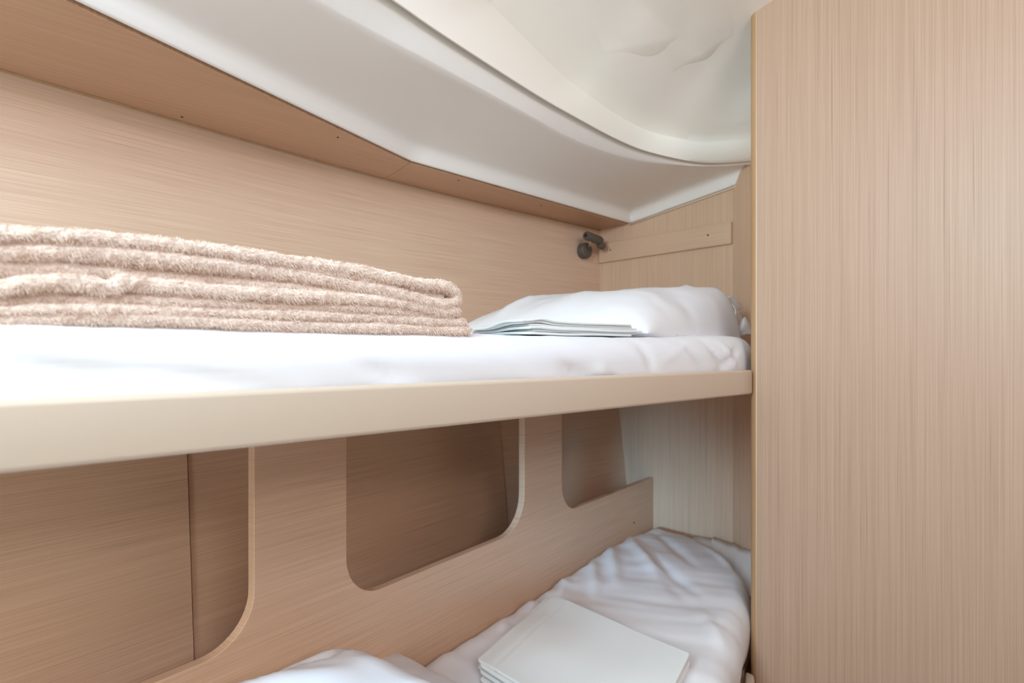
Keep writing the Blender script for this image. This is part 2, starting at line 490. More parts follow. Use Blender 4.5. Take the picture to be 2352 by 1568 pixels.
# ================================================================== UPPER BUNK
ub = empty('upper_bunk', (0.2, 0.85, -0.085), label='upper bunk with a smooth beige front rail carrying the topmost mattress', cat='bunk')
def rail_section(y0, y1, z0, z1, r, seg=5):
    pts = []
    for cy, cz, a0 in ((y1 - r, z1 - r, 0), (y0 + r, z1 - r, 90), (y0 + r, z0 + r, 180), (y1 - r, z0 + r, 270)):
        for k in range(seg + 1):
            a = math.radians(a0 + 90 * k / seg); pts.append((cy + r * math.cos(a), cz + r * math.sin(a)))
    return pts
def rail_mesh(x0, x1, y0, y1, z0, z1, r, fy=lambda x: 0.0, n=40):
    xs = [x0 + (x1 - x0) * i / n for i in range(n + 1)]
    rows = []
    ends = [(0.004, x1 - 0.0015), (0.0025, x1 - 0.0005), (0.0, x1)]
    for x in xs[:-1]: rows.append([(x, y + fy(x), z) for y, z in rail_section(y0, y1, z0, z1, r)])
    for k, (ins, x) in enumerate([(0.0, x1 - 0.004), (0.0012, x1 - 0.0012), (0.004, x1)]):
        rows.append([(x, y + fy(x), z) for y, z in rail_section(y0 + ins, y1 - ins, z0 + ins, z1 - ins, max(0.001, r - ins * 0.6))])
    return grid(rows, close_v=True, cap=True)
V, Fc = rail_mesh(-1.0, 1.1955, 0.53, 0.555, -0.0832, -0.0318, 0.005)
mesh('front_rail', V, Fc, M['rail'], ub, autosmooth=math.radians(50))
q = [(-1.0, 0.555), (1.18, 0.555), (1.24, 0.556), (1.38, 0.60), (1.53, 0.68), (1.595, 0.745), (1.595, 1.25), (0.737, 1.25), (0.019, 1.178), (-0.9, 1.07), (-1.0, 1.06)]
V, Fc = prism([(x, y, -0.078) for x, y in q], (0, 0, 0.012)); mesh('base_board', V, Fc, M['wood_h'], ub, smooth=False)

def mattress(name, xs, yf, yb, zt, zb, crest, mat, wr, parent=None, nt=44, xend=None, rnd=0.05, **kw):
    """lofted cushion: front face, rolled crest, top, back. xs: stations; xend: rounds the far end down."""
    rows = []
    for x in xs:
        f_, b_, top = yf(x), yb(x), zt(x)
        k = 1.0
        if xend is not None and x > xend - rnd:
            u = min(1.0, (x - (xend - rnd)) / rnd); k = math.sqrt(max(0.0, 1 - u * u))
        hgt = (top - zb) * (0.25 + 0.75 * k); cr = crest
        pts = []
        pts.append((f_ + 0.012, zb)); 
        for j in range(1, 6): pts.append((f_ + 0.012 * (1 - math.sin(j / 6 * math.pi / 2)), zb + hgt * 0.55 * j / 6))
        for j in range(0, 13):
            a = j / 12 * math.pi / 2
            pts.append((f_ + cr * (1 - math.cos(a)) , zb + hgt * 0.55 + hgt * 0.45 * math.sin(a)))
        y0 = f_ + cr; y1 = b_ - 0.05
        for j in range(1, nt):
            t = j / nt; pts.append((y0 + (y1 - y0) * t, zb + hgt))
        for j in range(0, 9):
            a = j / 8 * math.pi / 2
            pts.append((y1 + 0.05 * math.sin(a), zb + hgt - 0.05 * (1 - math.cos(a))))
        pts.append((b_ - 0.01, zb))
        rows.append([(x, y, z) for y, z in pts])
    V, Fc = grid(rows, close_v=True, cap=True)
    o = mesh(name, V, Fc, mat, parent, **kw)
    displace(o, wr)
    return o

def um_yf(x): return sinterp([(-1.0, 0.557), (1.17, 0.557), (1.235, 0.558), (1.28, 0.566), (1.315, 0.597), (1.36, 0.65), (1.56, 0.76)], x)
def um_yb(x): return interp(back_plan, x) - 0.004
def um_zt(x): return sinterp([(-1.0, 0.028), (0.5, 0.0285), (0.75, 0.030), (0.97, 0.0345), (1.12, 0.041), (1.2, 0.042), (1.56, 0.036)], x)
def um_wr(p, n):
    x, y, z = p
    d = 0.0
    front = smoothstep(0.65, 0.57, y)
    # sagging folds on the front face, drawn out obliquely
    s = x * 0.9 + z * 1.6
    d += front * (0.0045 * nz(s * 8, z * 6, 3.1) + 0.0032 * nz(s * 20, z * 8, 7.7) + 0.0012 * nz(s * 50, z * 14, 1.7)) * (0.45 + smoothstep(0.01, -0.03, z))
    for ax, az, bx, bz, w, a in ((-0.05, 0.015, 0.10, -0.035, 0.016, -0.006), (0.0, 0.0, 0.22, -0.035, 0.010, -0.003), (0.30, -0.005, 0.36, -0.035, 0.008, -0.003),
                                 (0.62, -0.012, 0.68, -0.036, 0.007, -0.003), (0.70, -0.018, 0.735, -0.034, 0.006, 0.004), (0.83, 0.02, 0.86, -0.03, 0.010, -0.003),
                                 (0.98, 0.015, 1.05, -0.03, 0.008, -0.003), (1.06, 0.03, 1.12, -0.03, 0.007, -0.004), (1.12, 0.03, 1.17, -0.03, 0.007, 0.004), (0.84, -0.03, 1.02, 0.03, 0.0025, 0.0012), (1.1, -0.03, 1.2, 0.02, 0.006, -0.003)):
        d += front * 1.9 * ridge(x, z, ax, az, bx, bz, w, a)
    d += (1 - front) * 0.002 * nz(x * 7, y * 7, 1.3)
    return d
xs = [-1.0 + 0.012 * i for i in range(int(2.555 / 0.012))] + [1.56, 1.57]
xs = sorted(set(round(x, 4) for x in xs if x <= 1.56)) + [1.565, 1.572, 1.576]
mattress('mattress', xs, um_yf, um_yb, um_zt, -0.066, 0.042, M['cotton'], um_wr, xend=1.578, rnd=0.04,
         label='mattress in a white sheet on the upper bunk, under the beige blanket', cat='mattress')

# ------------------------------------------------------------------ fleece blanket
YB = 0.578
def bl(px, py): 
    p = pY(px, py, YB); return (p.x, p.z)
def layer(path, thick, y0, depth, n=160, lo=0.5, closed_end=True, ragged=0.0, seed=0.0):
    """sweeps a rounded-front slab along a path in the XZ plane; thick: table over path fraction"""
    pts = catmull([(x, 0, z) for x, z in path], n)
    rows = []
    for i, p in enumerate(pts):
        d = (pts[min(i + 1, n - 1)] - pts[max(i - 1, 0)]).normalized(); nrm = Vector((-d.z, 0, d.x))
        t = i / (n - 1); h = interp(thick, t) / 2
        e = 1.0
        if closed_end and t > 0.965: u = (t - 0.965) / 0.035; e = math.sqrt(max(0.02, 1 - u * u))
        yy = y0 + ragged * nz(p.x * 8, seed, p.z * 5) 
        row = []
        for k in range(9):
            a = math.pi / 2 + math.pi * k / 8
            row.append(p + nrm * (h * math.sin(a) * e) + Vector((0, yy + h * 1.2 - yy * 0 + h * 1.2 * math.cos(a), 0)))
        for k in range(6):
            a = -1 + 2 * k / 5
            row.append(p + nrm * (h * a * e) + Vector((0, yy + depth, 0)))
        rows.append(row)
    return grid(rows, close_v=True, cap=True)
LX = -420
A = [(LX, 522), (-200, 527), (0, 534), (200, 543), (400, 562), (600, 589), (700, 604), (800, 617), (900, 638), (960, 651), (1000, 655), (1035, 661), (1052, 677), (1048, 694), (1022, 700), (960, 685), (900, 669), (800, 650), (700, 632), (600, 621), (400, 596), (200, 579), (0, 580), (-200, 582), (LX, 584)]
A1b = [(LX, 556), (-200, 556), (0, 556), (200, 561), (400, 578), (600, 604), (700, 617), (800, 631), (900, 652), (960, 667), (1005, 678), (1025, 683)]
B0 = [(LX, 612), (-200, 612), (0, 613), (200, 616), (400, 630), (600, 651), (700, 661), (800, 674), (900, 689), (980, 704), (1010, 708)]
Cl = [(LX, 664), (-200, 668), (0, 662), (50, 653), (122, 648), (200, 653), (240, 662), (268, 660), (282, 646), (300, 648), (330, 654), (400, 660), (500, 668), (600, 675), (700, 681), (800, 686), (900, 693), (960, 704), (1010, 715), (1040, 715), (1056, 711)]
Dl = [(LX, 692), (-200, 692), (0, 690), (100, 683), (200, 686), (300, 688), (400, 692), (500, 697), (600, 701), (700, 703), (800, 707), (900, 712), (980, 722), (1050, 724)]
El = [(LX, 716), (-200, 716), (0, 716), (100, 710), (200, 711), (300, 712), (400, 715), (600, 722), (700, 725), (800, 728), (900, 732), (1000, 739), (1050, 741), (1074, 742)]
Fl = [(LX, 736), (-200, 736), (0, 736), (200, 731), (400, 735), (600, 744), (700, 748), (800, 752), (900, 754), (1000, 757), (1050, 758), (1084, 757)]
k = 1.0 / F * 0.74        # pixel size at the blanket's front, mid-span
def T(*pairs): return [(a, b * k) for a, b in pairs]
parts = [
    layer([bl(*p) for p in A], T((0, 19), (.25, 28), (.45, 27), (.5, 28), (.62, 30), (.85, 37), (1, 24)), YB, 0.33, n=300, closed_end=False, ragged=0.006, seed=1),
    layer([bl(*p) for p in A1b], T((0, 16), (.5, 13), (1, 22)), YB + 0.006, 0.31, ragged=0.004, seed=2),
    layer([bl(*p) for p in B0], T((0, 22), (.3, 30), (.5, 28), (.75, 21), (1, 18)), YB + 0.004, 0.31, ragged=0.006, seed=3),
    layer([bl(*p) for p in Cl], T((0, 26), (.3, 30), (.42, 26), (.5, 30), (.75, 25), (1, 26)), YB - 0.001, 0.32, n=220, ragged=0.004, seed=4),
    layer([bl(*p) for p in Dl], T((0, 22), (.4, 28), (.7, 24), (1, 20)), YB + 0.002, 0.31, ragged=0.004, seed=5),
    layer([bl(*p) for p in El], T((0, 18), (.5, 22), (.7, 23), (1, 26)), YB, 0.33, ragged=0.004, seed=6),
    layer([bl(*p) for p in Fl], T((0, 18), (.5, 22), (.7, 23), (1, 24)), YB - 0.001, 0.34, ragged=0.003, seed=7),
]
V, Fc = merge(*parts)
blk = mesh('blanket', V, Fc, M['fleece'], label='folded fluffy beige blanket lying in layers on the upper mattress', cat='blanket')
displace(blk, lambda p, n: 0.0007 * nz(p.x * 90, p.y * 90, p.z * 120) + 0.0009 * nz(p.x * 28, p.y * 20, p.z * 60))
def pile(owner, count, mat):
    me = owner.data; off = world_off(owner) - Vector((0, 0, H))
    cand = []; cum = []; tot = 0.0
    for p in me.polygons:
        c = p.center + off
        if c.x < -0.16 or c.y > YB + 0.16: continue
        a = p.area * (1.0 if c.y < YB + 0.035 else (0.6 if (c.z > 0.075 or c.x > 0.40) else 0.0))
        if a > 0: tot += a; cand.append(p); cum.append(tot)
    import bisect
    rnd = random.Random(11); pos = []; rad = []
    for _ in range(count):
        p = cand[min(len(cand) - 1, bisect.bisect(cum, rnd.random() * tot))]
        vs = [me.vertices[k] for k in p.vertices]
        if len(vs) == 4 and rnd.random() < 0.5: vs = [vs[0], vs[2], vs[3]]
        a, b = rnd.random(), rnd.random()
        if a + b > 1: a, b = 1 - a, 1 - b
        co = vs[0].co * (1 - a - b) + vs[1].co * a + vs[2].co * b
        n = (vs[0].normal * (1 - a - b) + vs[1].normal * a + vs[2].normal * b).normalized()
        q = (co + off) * 150.0
        cl = Vector((noise.noise(q), noise.noise(q + Vector((31, 7, 3))), noise.noise(q + Vector((5, 91, 17)))))
        q2 = (co + off) * 45.0
        cl2 = Vector((noise.noise(q2), 0, noise.noise(q2 + Vector((3, 1, 77)))))
        d = (n * 0.75 + Vector((0.22, -0.1, -0.38)) + cl * 0.75 + cl2 * 0.45)
        d -= n * min(0.0, d.dot(n) - 0.30)
        d = d.normalized()
        bend = Vector((0.10, -0.05, -0.45)) + cl * 0.6
        L = 0.0030 * (0.65 + 0.6 * rnd.random())
        st = co - n * 0.0003
        for k in range(4):
            t = k / 3
            pt = st + d * (L * t) + bend * (L * 0.55 * t * t) + Vector((rnd.gauss(0, 1), rnd.gauss(0, 1), rnd.gauss(0, 1))) * (0.00016 * t)
            pos += (pt.x, pt.y, pt.z); rad.append(0.00021 * (1 - 0.72 * t))
    hc = bpy.data.hair_curves.new('pile')
    hc.add_curves([4] * count)
    hc.attributes['position'].data.foreach_set('vector', pos) if 'position' in hc.attributes else hc.points.foreach_set('position', pos)
    ra = hc.attributes.get('radius') or hc.attributes.new('radius', 'FLOAT', 'POINT')
    ra.data.foreach_set('value', rad)
    hc.materials.append(mat)
    o = bpy.data.objects.new('pile', hc); C.objects.link(o); o.parent = owner
    o['kind'] = 'stuff'
    return o
pile(blk, 90000, M['fleece_pile'])

# ------------------------------------------------------------------ pillows
def pillow(name, cx, cy, z0, hx, hy, ht, rot, mat, humps=None, wr=None, nu=90, nv=70, pin=0.10, pw=2.6, pwu=None, pwv=None, **kw):
    rows_top = []; rows_bot = []
    cr, sr = math.cos(rot), math.sin(rot)
    for i in range(nu + 1):
        u = -1 + 2 * i / nu
        # denser near the ends
        u = math.sin(u * math.pi / 2)
        rt = []; rb = []
        for j in range(nv + 1):
            v = math.sin((-1 + 2 * j / nv) * math.pi / 2)
            # outline pulled in along the sides, pointed corners
            sx = hx * u * (1 - pin * (1 - v * v)); sy = hy * v * (1 - pin * (1 - u * u))
            g = max(0, 1 - abs(u) ** (pwu if pwu and u > 0 else pw)) ** (0.45 if pwu and u > 0 else 0.55) * max(0, 1 - abs(v) ** (pwv + 7 * smoothstep(-0.1, 1, u) if pwv and v < 0 else pw)) ** 0.55
            h = ht * g * (humps(u, v) if humps else 1.0)
            x = cx + sx * cr - sy * sr; y = cy + sx * sr + sy * cr
            w = wr(u, v) * min(1, g * 3 + 0.15) if wr else 0
            rt.append(Vector((x, y, z0 + 0.010 + 0.72 * h + w)))
            rb.append(Vector((x, y, z0 + 0.010 - min(0.008, 0.28 * h))))
        rows_top.append(rt); rows_bot.append(rb)
    V, Fc = merge(grid(rows_top), grid(rows_bot))
    return mesh(name, V, Fc, mat, **kw)

UP = empty('pillow', (1.17, 0.92, 0.03), label='plump white pillow at the bulkhead end of the upper bunk', cat='pillow')
def up_wr(u, v):
    w = 0.004 * nz(u * 2.2 + 5, v * 3.0, 0) + 0.0016 * nz(u * 5, v * 8, 2)
    for ax, ay, bx, by, wd, a in ((-0.9, 0.5, 0.1, 0.25, .06, .006), (-0.6, 0.75, 0.5, 0.55, .05, .005), (-0.75, 0.1, 0.0, -0.2, .06, -.005), (0.55, -.1, .98, -.35, .06, -.006), (0.6, 0.35, .98, .2, .05, .006), (0.65, -.6, 1.0, -.55, .07, .006), (-.3, -.1, .5, -.35, .05, -.004)):
        w += ridge(u, v, ax, ay, bx, by, wd, a)
    return w
def add_pillow(parent, name, *a, **kw):
    o = pillow(name, *a, **kw)
    wl = o.location.copy(); o.parent = parent; o.location = wl - world_off(parent)
    return o
UR = 0.10
add_pillow(UP, 'cushion', 1.118, 0.905, 0.031, 0.243, 0.285, 0.160, UR, M['cotton'], humps=lambda u, v: 1.0 + 0.15 * u - 0.05 * v, wr=lambda u, v: 1.7 * up_wr(u, v), pin=0.03, pw=3.0, pwu=30.0, pwv=4.0)
# open end of the pillow case: a loose sleeve hanging past the cushion
def sleeve():
    cr, sr = math.cos(UR), math.sin(UR); rows = []; n = 120
    for i in range(12):
        s = i / 11; row = []
        for j in range(n):
            a = 2 * math.pi * j / n
            ca, sa = math.cos(a), math.sin(a)
            v = math.copysign(abs(ca) ** 0.42, ca); w = math.copysign(abs(sa) ** 0.6, sa)
            hz = 0.058 * (1 - s) + 0.046 * s
            rag = 0.7 + 0.55 * nz(ca * 2.1 + 3, sa * 2.6)
            sx = 0.243 * (1 - 0.03 * (1 - v * v)) - 0.012 + 0.092 * s * rag
            sy = 0.276 * v * (1 - 0.02 * s)
            wav = (0.022 * nz(v * 3.2 + 2, sa * 2.5, 2.0 + s * 0.8) + 0.010 * nz(v * 8, sa * 2, 6.0 + s)) * smoothstep(0, 0.5, s)
            z = 0.031 + 0.064 - 0.018 * s + hz * w + wav + (0.020 * s * nz(v * 2.2 + 9, 0.4) if sa > 0 else 0)
            row.append((1.118 + sx * cr - sy * sr, 0.905 + sx * sr + sy * cr, max(z, 0.037)))
        rows.append(row)
    return grid(rows, close_v=True)
vf = sleeve()
so = mesh('case_opening', vf[0], vf[1], M['cotton'], UP)
m = so.modifiers.new('solid', 'SOLIDIFY'); m.thickness = 0.0018; m.offset = 0

# two stray corners of the case poking out by the partition
def flap(rows_):
    rows = [catmull([ray(px, py) * s_ for px, py, s_ in r], 13) for r in rows_]
    cols_ = [catmull([rows[i][j] for i in range(len(rows))], 15) for j in range(13)]
    return grid(cols_)
for fl in ([[(1668, 684, 1.44), (1676, 703, 1.45), (1684, 724, 1.45)], [(1682, 678, 1.465), (1692, 694, 1.475), (1694, 713, 1.475)], [(1690, 686, 1.49), (1700, 698, 1.50), (1706, 708, 1.505)]],
           [[(1680, 757, 1.43), (1684, 764, 1.43), (1688, 772, 1.43)], [(1698, 747, 1.45), (1701, 758, 1.44), (1704, 771, 1.445)], [(1710, 728, 1.47), (1714, 745, 1.46), (1716, 768, 1.46)], [(1721, 742, 1.49), (1725, 753, 1.485), (1731, 768, 1.48)]]):
    vf = flap(fl)
    fo_ = mesh('case_corner', vf[0], vf[1], M['cotton'], UP)
    m = fo_.modifiers.new('solid', 'SOLIDIFY'); m.thickness = 0.0016; m.offset = 0

# ------------------------------------------------------------------ folded sheets
def slab(corners, z0, th, rx=0.5, wave=0.0, seed=0.0, nu=44, nv=34, zfun=None, round_c=0.0):
    """thin folded cloth: bilinear quad, lens-rounded rim"""
    A_, B_, C_, D_ = [Vector((c[0], c[1], 0)) for c in corners]      # A-B along u=1 .. see use
    top = []; bot = []
    for i in range(nu + 1):
        u = 0.5 - 0.5 * math.cos(math.pi * i / nu); rt = []; rb = []
        for j in range(nv + 1):
            v = 0.5 - 0.5 * math.cos(math.pi * j / nv)
            uu, vv = u, v
            if round_c:                                              # pull the corners in
                e = max(0, abs(2 * u - 1) - (1 - round_c)) / round_c; g = max(0, abs(2 * v - 1) - (1 - round_c)) / round_c
                q = e * e * g * g * 0.15 * round_c
                uu = u + (0.5 - u) * 2 * q; vv = v + (0.5 - v) * 2 * q
            p = A_.lerp(B_, uu).lerp(D_.lerp(C_, uu), vv)
            du = min(u, 1 - u) * (B_ - A_).length; dv = min(v, 1 - v) * (D_ - A_).length
            d = min(du, dv); r = th * 0.5
            e = 1.0 if d >= r else math.sqrt(max(0, 1 - (1 - d / r) ** 2))
            w = wave * nz(p.x * 9, p.y * 9, seed) * 1.0 + (zfun(p.x, p.y) if zfun else 0)
            rt.append(Vector((p.x, p.y, z0 + th * 0.5 + th * 0.5 * e + w))); rb.append(Vector((p.x, p.y, z0 + th * 0.5 - th * 0.5 * e + w)))
        top.append(rt); bot.append(rb)
    return merge(grid(top), grid(bot))

# upper folded sheet, beside the pillow
fs = []
zt0 = 0.0315
lay = [(0.600, 0.865, 0.000, 0.0040), (0.612, 0.885, 0.0036, 0.0042), (0.598, 0.893, 0.0074, 0.0040), (0.603, 0.885, 0.0110, 0.0040), (0.588, 0.868, 0.0146, 0.0040), (0.582, 0.860, 0.0182, 0.0034)]
def curl(x, y):      # left-hand side fans out and drops towards its back corner
    return -0.010 * smoothstep(0.80, 0.66, x) * smoothstep(0.6, 0.8, y)
for i, (xa, xb, dz, th) in enumerate(lay):
    off = 0.004 * math.sin(i * 2.3)
    fs.append(slab([(xa, 0.604 + off), (xb, 0.606 + off), (xb + 0.02, 0.74), (xa + 0.01, 0.75)], zt0 + dz, th, wave=0.0014, seed=i * 1.7,
                   zfun=lambda x, y, i=i: 0.0035 * math.exp(-((x - 0.625) / 0.022) ** 2) * (i / 5) - 0.0018 * i * smoothstep(0.64, 0.70, y) * smoothstep(0.70, 0.58, x) + 0.010 * smoothstep(0.6, 0.9, x) * (x - 0.6)))
V, Fc = merge(*fs)
mesh('folded_sheet', V, Fc, M['cotton_fold'], label='thin stack of folded white linen in front of the upper pillow', cat='sheet')

# ================================================================== LOCKER FRONT (backrest board with cut-outs)
AN = math.atan2(0.1702, 1.0)
bd = Vector((math.cos(AN), math.sin(AN), 0)); bn = Vector((math.sin(AN), -math.cos(AN), 0))
BO = Vector((XB - 0.001, 1.037, 0))
def bX(x): return (x - BO.x) / bd.x            # length along the board of a given X
ZB0 = -0.394
out = [(bX(-0.9), -1.13, 0), (0.0, -1.13, 0), (0.0, -0.400, 0), (bX(1.052), ZB0, .07), (bX(1.052), -0.079, 0), (bX(0.895), -0.079, 0), (bX(0.895), ZB0, .08),
       (bX(0.422), ZB0, .07), (bX(0.422), -0.079, 0), (bX(0.272), -0.079, 0), (bX(0.272), ZB0, .068), (bX(-0.9), ZB0, 0)]
def fillet(poly, n=12):
    res = []
    for i, (x, z, r) in enumerate(poly):
        if r == 0: res.append((x, z)); continue
        a = Vector((poly[i - 1][0] - x, poly[i - 1][1] - z)).normalized(); b = Vector((poly[(i + 1) % len(poly)][0] - x, poly[(i + 1) % len(poly)][1] - z)).normalized()
        c = Vector((x, z)) + (a + b) * r
        for k in range(n + 1):
            t = k / n * math.pi / 2
            q = c - b * r * math.cos(t) - a * r * math.sin(t)
            res.append((q.x, q.y))
    return res
fo = fillet(out)
lf = empty('locker_front', (BO.x - 0.8, 0.9, -1.13), label='oak board with rounded cut-outs behind the lower berth', cat='panel')
fo3 = [BO + bd * t + Vector((0, 0, z)) for t, z in fo]
V, Fc = prism([tuple(p) for p in fo3], tuple(-bn * 0.016))
# the board's own grain runs along its length: build it in a rotated frame
lv = [Matrix.Rotation(-AN, 4, 'Z') @ (Vector(v) - BO) for v in V]
ob = mesh('board', lv, Fc, M['wood_h'], smooth=False, bevel=0.0012, segs=2, origin=Vector((0, 0, -1.13)))
ob.parent = lf; ob.rotation_euler = (0, 0, AN); ob.location = Vector((BO.x, BO.y, -1.13 + H)) - world_off(lf)
r = ray(1456, 1200); den = r.dot(bn); tt = BO.dot(bn) / den; p = r * tt
V, Fc = cyl(p - bn * 0.002, p + bn * 0.0006, 0.0035, None, 12)
mesh('plug', V, Fc, M['screw'], lf, label='small dark plug in the board')

# ================================================================== LOWER BERTH
lb = empty('lower_berth', (0.3, 0.6, -1.15), label='lower berth base with a beige rail along its front edge', cat='bunk')
def lf_y(x):
    return interp([(-1.0, 0.26), (0.55, 0.27), (0.75, 0.335), (1.19, 0.53), (1.25, 0.556)], x)
rows = []
prof = rail_section(0.0, 0.02, -0.745, -0.672, 0.006)
xs_r = [-1.0, -0.4, 0.2, 0.5, 0.6, 0.75, 0.85, 0.95, 1.05, 1.13, 1.175, 1.187, 1.1935]
for i, x in enumerate(xs_r):
    s = 1.0 if i < len(xs_r) - 2 else (0.93 if i == len(xs_r) - 2 else 0.80)
    rows.append([(x, lf_y(x) - 0.006 + 0.01 + (y - 0.01) * s, -0.7085 + (z + 0.7085) * s) for y, z in prof])
V, Fc = grid(rows, close_v=True, cap=True); mesh('front_rail', V, Fc, M['rail'], lb, autosmooth=math.radians(50))
poly = [(x, lf_y(x) + 0.014) for x in (-1.0, 0.55, 0.75, 1.17)] + [(1.22, 0.56), (1.38, 0.60), (1.53, 0.68), (1.59, 0.745), (1.59, 1.025), (-0.9, 0.605), (-1.0, 0.59)]
V, Fc = prism([(x, y, -1.15) for x, y in poly], (0, 0, 0.455)); mesh('base', V, Fc, M['wood_h'], lb, smooth=False)

def lm_yf(x): return sinterp([(-1.0, 0.285), (0.5, 0.29), (0.75, 0.368), (0.9, 0.432), (1.0, 0.474), (1.15, 0.523), (1.25, 0.553), (1.36, 0.618), (1.46, 0.74), (1.54, 0.845), (1.58, 0.90)], x)
def lm_yb(x): return 1.037 + 0.1702 * (x - 1.6) - 0.003
def lm_zt(x): return sinterp([(-1.0, -0.545), (0.6, -0.543), (0.9, -0.540), (1.2, -0.530), (1.45, -0.532), (1.6, -0.55)], x)
def lm_wr(p, n):
    x, y, z = p
    d = 0.004 * nz(x * 4, y * 4, 9.1)
    # oblique drag lines from the hull side towards the cabin
    s = (x * 0.85 + y * 0.5)
    d += 0.0035 * nz(s * 16, (y - x) * 3.0, 4.4) * smoothstep(0.6, 1.0, x) + 0.0018 * nz(s * 34, (y - x) * 5, 8.8)
    back = smoothstep(0.11, 0.02, lm_yb(x) - y)
    d += back * 0.003 * nz(x * 34, y * 5, 2.2)
    for ax, ay, bx, by, w, a in ((1.38, 0.98, 1.17, 0.74, .018, .007), (1.28, 0.97, 1.08, 0.80, .016, .007), (1.18, 0.95, 1.0, 0.80, .014, .006), (1.48, 0.95, 1.3, 0.72, .016, -.005), (1.32, 0.9, 1.15, 0.62, .015, -.005),
                                 (1.05, 0.93, 0.93, 0.84, .010, .004), (1.1, .62, 1.2, .75, .02, -.004), (1.0, .5, 1.1, .6, .014, .004), (1.5, .80, 1.36, .66, .012, .006), (0.9, 0.9, 0.8, 0.8, .010, .003), (.8, .88, .7, .78, .012, .003)):
        d += 1.5 * ridge(x, y, ax, ay, bx, by, w, a)
    return d * 1.25
xs = [-0.5 + 0.03 * i for i in range(30)] + [0.4 + 0.0095 * i for i in range(122)] + [1.562, 1.572, 1.578]
mattress('mattress', sorted(x for x in set(round(x, 4) for x in xs)), lm_yf, lm_yb, lm_zt, -0.668, 0.05, M['cotton'], lm_wr, nt=80, xend=1.582, rnd=0.05,
         label='mattress in a rumpled white sheet on the lower berth, behind the cabin partition edge', cat='mattress')
# gathered edge of the sheet tucked against the bulkhead
rows = []
for i in range(8):
    s = i / 7; row = []
    for j in range(61):
        t = j / 60
        a = Vector((1.47, 0.86, 0)).lerp(Vector((1.33, 0.588, 0)), t); b = Vector((1.594, 0.93, 0)).lerp(Vector((1.566, 0.698, 0)), t)
        p = a.lerp(b, s)
        z = -0.572 - 0.012 * math.sin(math.pi * min(1, s * 1.4)) + 0.030 * smoothstep(0.45, 1.0, s) * (0.3 + 0.7 * smoothstep(0, 0.5, t)) + (0.006 * nz(t * 9, s * 1.5, 3) + 0.004 * nz(t * 22, s * 2, 6)) * (0.2 + s)
        row.append((p.x, p.y, z))
    rows.append(row)
V, Fc = grid(rows)
gs = mesh('sheet_edge', V, Fc, M['cotton'], label='gathered white sheet edge bunched against the end bulkhead by the lower mattress', cat='sheet')
m = gs.modifiers.new('solid', 'SOLIDIFY'); m.thickness = 0.002; m.offset = -1

# pillow at the near end of the lower berth
def lp_wr(u, v):
    w = 0.005 * nz(u * 2.4, v * 2.4, 3.3) + 0.002 * nz(u * 6, v * 7, 1.2)
    for ax, ay, bx, by, wd, a in ((-0.2, .9, .3, .2, .07, .008), (.1, .95, .5, .3, .06, -.006), (.5, .9, .75, .1, .06, .006), (.2, .6, .9, .5, .06, -.006)):
        w += ridge(u, v, ax, ay, bx, by, wd, a)
    return w
pillow('pillow', 0.225, 0.570, -0.535, 0.360, 0.240, 0.200, 0.19, M['cotton'], humps=lambda u, v: 1.0 - 0.62 * smoothstep(0.42, 0.80, u), wr=lambda u, v: 1.5 * lp_wr(u, v), pin=0.05, pw=3.4,
       label='white pillow at the near end of the lower berth, beside the cut-out board', cat='pillow')

# folded sheet on the lower mattress
ls = []
qa, qb, qc, qd = (0.895, 0.83), (0.888, 0.502), (0.610, 0.417), (0.617, 0.745)
def hem(x, y):     # stitched hem parallel to the hull-side edge
    ax, ay = qa; dx, dy = qd[0] - ax, qd[1] - ay; L = math.hypot(dx, dy)
    d = ((x - ax) * dy - (y - ay) * dx) / L
    d = abs(d)
    return -0.0014 * math.exp(-((d - 0.040) / 0.0022) ** 2) + 0.0012 * math.exp(-((d - 0.046) / 0.003) ** 2) - 0.003 * smoothstep(0.035, 0.0, d)
def shr(c, k0, k1):
    return c
for i in range(6):
    e = [0.0, 0.014, -0.002, 0.012, 0.004, 0.0][i]; g = [0.022, -0.006, 0.014, -0.010, 0.010, 0.0][i]
    cs = [(qa[0] - e, qa[1] - g), (qb[0] - e * 0.5, qb[1] + e * 0.4), (qc[0] - g, qc[1] + e * 0.4), (qd[0] - g * 0.8 - 0.004 * (i % 2), qd[1] - g)]
    ls.append(slab(cs, -0.539 + i * 0.0042, 0.0046 if i < 5 else 0.0058, wave=0.0034, seed=2.0 + 0.22 * i, zfun=(hem if i == 5 else None), nu=70, nv=70, round_c=0.06))
V, Fc = merge(*ls)
mesh('folded_sheet', V, Fc, M['cotton_fold'], label='square of folded white linen lying flat on the lower mattress', cat='sheet')

# ================================================================== SMALL THINGS ON THE BULKHEAD
bt = empty('wall_batten', (XB, 0.99, 0.325), label='flat oak batten screwed across the end bulkhead above the upper pillow', cat='batten')
V, Fc = box(XB - 0.010, XB - 0.0003, 0.769, 1.2535, 0.3245, 0.389); mesh('board', V, Fc, M['wood_y'], bt, smooth=False, bevel=0.0008, segs=1)
for px, py in ((1402, 574), (1626, 540)):
    p = pX(px, py, XB - 0.010)
    V, Fc = cyl(p + Vector((0.002, 0, 0)), p - Vector((0.0008, 0, 0)), 0.0034, 0.0028, 14)
    mesh('screw', V, Fc, M['screw'], bt, label='small recessed screw head')

